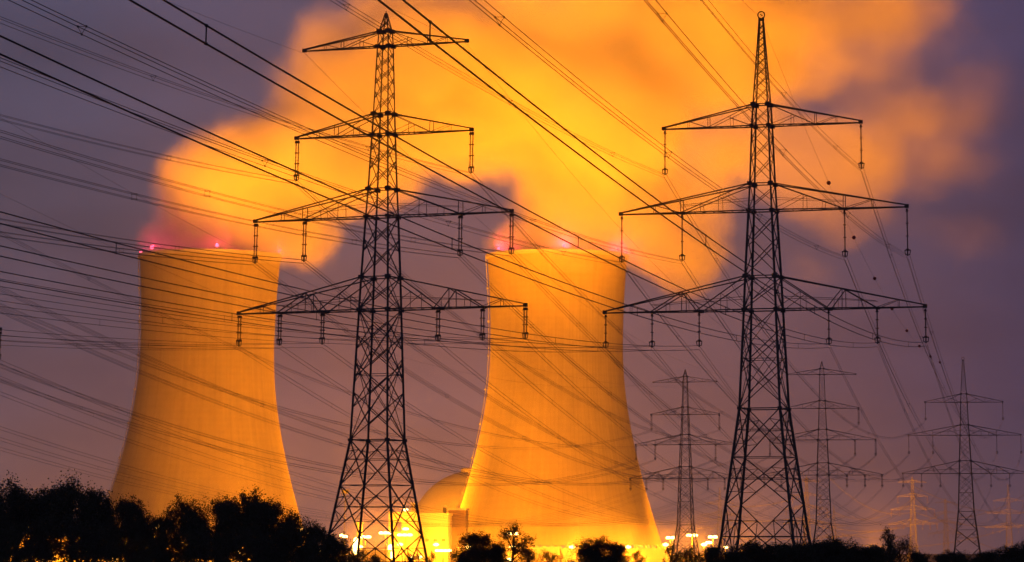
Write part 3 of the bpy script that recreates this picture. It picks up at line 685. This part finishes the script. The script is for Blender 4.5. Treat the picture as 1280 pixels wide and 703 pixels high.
hedge = [(922, 686), (940, 682), (958, 684), (976, 681), (995, 682), (1014, 684), (1032, 680), (1048, 678), (1064, 682), (1080, 686), (1094, 681), (1150, 692), (1172, 695), (1195, 694), (1218, 696), (1240, 690), (1262, 687), (1285, 676)]
hn = ['first', 'second', 'third', 'fourth', 'fifth', 'sixth', 'seventh', 'eighth', 'ninth', 'tenth', 'eleventh', 'twelfth', 'thirteenth', 'fourteenth', 'fifteenth', 'sixteenth', 'seventeenth', 'eighteenth']
for i, (x, yt) in enumerate(hedge):
    tree('bush', x, yt+rnd.uniform(-4, 4), 255+rnd.uniform(-8, 8), [0, 1, 3][i % 3], 1.7, '%s dark bush of the hedge counted from the spired pylon left leg' % hn[i], 'bush', 'bushes of the dark hedge at the lower right')
tree('tree', 1113, 660, 250, 4, .8, 'sparse young tree rising from the hedge at the lower right', 'tree', 'bushes of the dark hedge at the lower right')
tree('bush', 1125, 676, 252, 5, .9, 'rounded bush at the foot of the sparse young tree on the right', 'bush', 'bushes of the dark hedge at the lower right')
for e in VAR:
    if not e[1]:
        for c_ in list(e[0].children): bpy.data.objects.remove(c_)
        bpy.data.objects.remove(e[0])

# ------------------------------------------------------------------ steam plume (a voxel grid grown from puffs)
# (px, py, Y, rx_px, ry_px, depth_m, weight)
PUFF = [
 (262, 318, 1530, 86, 34, 30, 1.0), (256, 285, 1530, 78, 50, 36, 1.0), (265, 240, 1530, 80, 62, 42, 1.0), (300, 225, 1530, 85, 75, 50, 1.0), (350, 280, 1535, 75, 58, 40, 1.0), (380, 200, 1535, 110, 100, 55, 1.0),
 (390, 300, 1540, 48, 36, 34, .9), (450, 150, 1545, 130, 115, 65, 1.0), (440, 235, 1545, 75, 44, 46, 1.0), (540, 110, 1550, 140, 95, 70, 1.0), (555, 180, 1550, 100, 50, 60, 1.0), (640, 120, 1560, 150, 95, 75, 1.0),
 (665, 190, 1570, 70, 38, 55, 1.0), (740, 150, 1570, 150, 140, 80, 1.0), (430, 60, 1550, 70, 60, 50, .5), (560, 20, 1560, 130, 80, 60, .65), (700, 20, 1560, 170, 100, 80, .8), (860, 60, 1570, 170, 120, 80, .8),
 (698, 322, 1600, 80, 30, 32, 1.0), (690, 290, 1600, 76, 45, 40, 1.0), (738, 250, 1600, 78, 60, 50, 1.0), (800, 260, 1600, 90, 75, 50, 1.0), (845, 320, 1600, 62, 46, 40, .95), (865, 240, 1600, 70, 80, 50, .62),
 (900, 140, 1580, 110, 110, 60, .6), (980, 40, 1580, 110, 90, 60, .46), (1105, 70, 1580, 55, 110, 40, .42), (1100, -10, 1580, 130, 80, 60, .42), (1110, 130, 1580, 90, 70, 45, .30), (1060, 210, 1580, 100, 70, 50, .38), (1140, 200, 1590, 140, 45, 40, .19), (1190, 290, 1590, 90, 24, 30, .14), (1080, 260, 1590, 60, 40, 40, .30), (1000, 325, 1590, 40, 26, 30, .30),
 (980, 200, 1590, 80, 80, 50, .35), (1190, 90, 1590, 80, 120, 45, .15), (640, -120, 1570, 260, 150, 90, .8), (900, -120, 1570, 300, 150, 80, .55), (1150, -100, 1590, 150, 110, 70, .3)]

ms = bpy.data.materials.new('steam'); ms.use_nodes = True; t = ms.node_tree; t.nodes.clear()
o_ = N(t, 'ShaderNodeOutputMaterial'); pv = N(t, 'ShaderNodeVolumePrincipled'); t.links.new(pv.outputs[0], o_.inputs['Volume'])
pv.inputs['Color'].default_value = (.97, .97, .98, 1); pv.inputs['Density'].default_value = 1.0; pv.inputs['Anisotropy'].default_value = 0.0
def grow(name, puffs, lo, hi, VX, dmax, amp, pw, label, inner=.70):
    ng = bpy.data.node_groups.new(name, 'GeometryNodeTree')
    ng.interface.new_socket('Geometry', in_out='INPUT', socket_type='NodeSocketGeometry'); ng.interface.new_socket('Geometry', in_out='OUTPUT', socket_type='NodeSocketGeometry')
    gi = ng.nodes.new('NodeGroupInput'); go = ng.nodes.new('NodeGroupOutput'); LK = ng.links.new
    pos = ng.nodes.new('GeometryNodeInputPosition')
    def vm(op, a=None, b=None):
        n_ = ng.nodes.new('ShaderNodeVectorMath'); n_.operation = op
        for i, q in enumerate((a, b)):
            if q is None: continue
            if isinstance(q, (tuple, list, Vector)): n_.inputs[i].default_value = tuple(q)
            else: LK(q, n_.inputs[i])
        return n_
    def ma(op, a, b=None):
        n_ = ng.nodes.new('ShaderNodeMath'); n_.operation = op
        for i, q in enumerate((a, b)):
            if q is None: continue
            if isinstance(q, (int, float)): n_.inputs[i].default_value = q
            else: LK(q, n_.inputs[i])
        return n_.outputs[0]
    def noise_node(scale, detail, src, col=False):
        n_ = ng.nodes.new('ShaderNodeTexNoise'); n_.noise_dimensions = '3D'; n_.inputs['Scale'].default_value = scale; n_.inputs['Detail'].default_value = detail; LK(src, n_.inputs['Vector'])
        return n_.outputs['Color'] if col else n_.outputs[0]
    d1 = vm('SUBTRACT', noise_node(.014, 2, pos.outputs[0], True), (.5, .5, .5)); d2 = vm('MULTIPLY', d1.outputs[0], (amp, amp, amp))
    d3 = vm('SUBTRACT', noise_node(.045, 3, pos.outputs[0], True), (.5, .5, .5)); d4 = vm('MULTIPLY', d3.outputs[0], (amp*.6,)*3)
    wp = vm('ADD', vm('ADD', pos.outputs[0], d2.outputs[0]).outputs[0], d4.outputs[0])
    tot = None
    for px, py, Y, rx, ry, dm_, wt in puffs:
        c3 = at(px, py, Y); k = pxm(Y)
        dd = vm('MULTIPLY', vm('SUBTRACT', wp.outputs[0], c3).outputs[0], (1/(rx*k), 1/dm_, 1/(ry*k)))
        ln = ng.nodes.new('ShaderNodeVectorMath'); ln.operation = 'LENGTH'; LK(dd.outputs[0], ln.inputs[0])
        mr = ng.nodes.new('ShaderNodeMapRange'); mr.interpolation_type = 'SMOOTHSTEP'; LK(ln.outputs['Value'], mr.inputs[0])
        mr.inputs[1].default_value = 1.10; mr.inputs[2].default_value = inner; mr.inputs[3].default_value = 0; mr.inputs[4].default_value = wt
        tot = mr.outputs[0] if tot is None else ma('MAXIMUM', tot, mr.outputs[0])
    nn = noise_node(.012, 4, vm('MULTIPLY', wp.outputs[0], (.9, .6, 1.3)).outputs[0])
    # thin parts break up, thick parts stay whole but billow
    brk = ma('MULTIPLY', ma('SUBTRACT', nn, .5), 8.0); brk = ma('MULTIPLY', brk, ma('SUBTRACT', 1.22, tot))
    dens = ma('MULTIPLY', tot, ma('MAXIMUM', ma('ADD', 1.0, brk), 0.01)); dens = ma('POWER', ma('MAXIMUM', dens, 0), pw)
    dens = ma('MULTIPLY', dens, dmax)
    vc = ng.nodes.new('GeometryNodeVolumeCube'); LK(dens, vc.inputs['Density'])
    vc.inputs['Min'].default_value = lo; vc.inputs['Max'].default_value = hi
    for ax, kk in zip((0, 1, 2), (1, 1.6, 1)): vc.inputs['Resolution '+'XYZ'[ax]].default_value = int((hi[ax]-lo[ax])/(VX*kk))
    sm_ = ng.nodes.new('GeometryNodeSetMaterial'); LK(vc.outputs[0], sm_.inputs[0]); LK(sm_.outputs[0], go.inputs[0]); sm_.inputs['Material'].default_value = ms
    hull = MB(); hull.box(*lo, *hi); st = hull.build(name, ms)
    md = st.modifiers.new('grow', 'NODES'); md.node_group = ng
    tag(st, label, name.split('_')[-1], kind='stuff')
grow('steam', PUFF, (at(150, 300, 1530).x, 1440, 118), (at(1330, 200, 1600).x, 1690, 380), 3.6, .042, 46, 1.5, 'steam pouring from both cooling towers and drifting right across the sky, lit orange from below')
BLOOM = [(a_, b_, c_, d_, e_*1.9, f_*1.1, g_) for a_, b_, c_, d_, e_, f_, g_ in [(470, 690, 1400, 60, 26, 70, .7), (530, 690, 1430, 60, 28, 60, .9), (600, 694, 1460, 60, 24, 50, .9), (680, 690, 1490, 70, 26, 45, 1.0), (740, 686, 1490, 60, 30, 45, 1.0), (800, 690, 1490, 60, 28, 45, .9), (860, 690, 1440, 60, 26, 60, .7)]]
grow('ground_mist', BLOOM, (at(380, 690, 1440).x, 1310, -4), (at(950, 690, 1440).x, 1546, 34), 3.0, .0042, 22, 1.0, 'added volume for lamp bloom low over the plant ground at the right tower foot', .05)  # thin volume added so the lamps spread a lens bloom; no real mist

# ------------------------------------------------------------------ haze
hz = MB(); hz.box(-1400, -250, -6, 1400, 2400, 460)
mh = bpy.data.materials.new('haze'); mh.use_nodes = True; t = mh.node_tree; t.nodes.clear()
o_ = N(t, 'ShaderNodeOutputMaterial'); pv = N(t, 'ShaderNodeVolumePrincipled'); t.links.new(pv.outputs[0], o_.inputs['Volume'])
pv.inputs['Color'].default_value = (.9, .9, .92, 1); pv.inputs['Density'].default_value = .00012; pv.inputs['Anisotropy'].default_value = .2
tag(hz.build('haze', mh), 'thin evening haze over the plain', 'haze', kind='stuff')
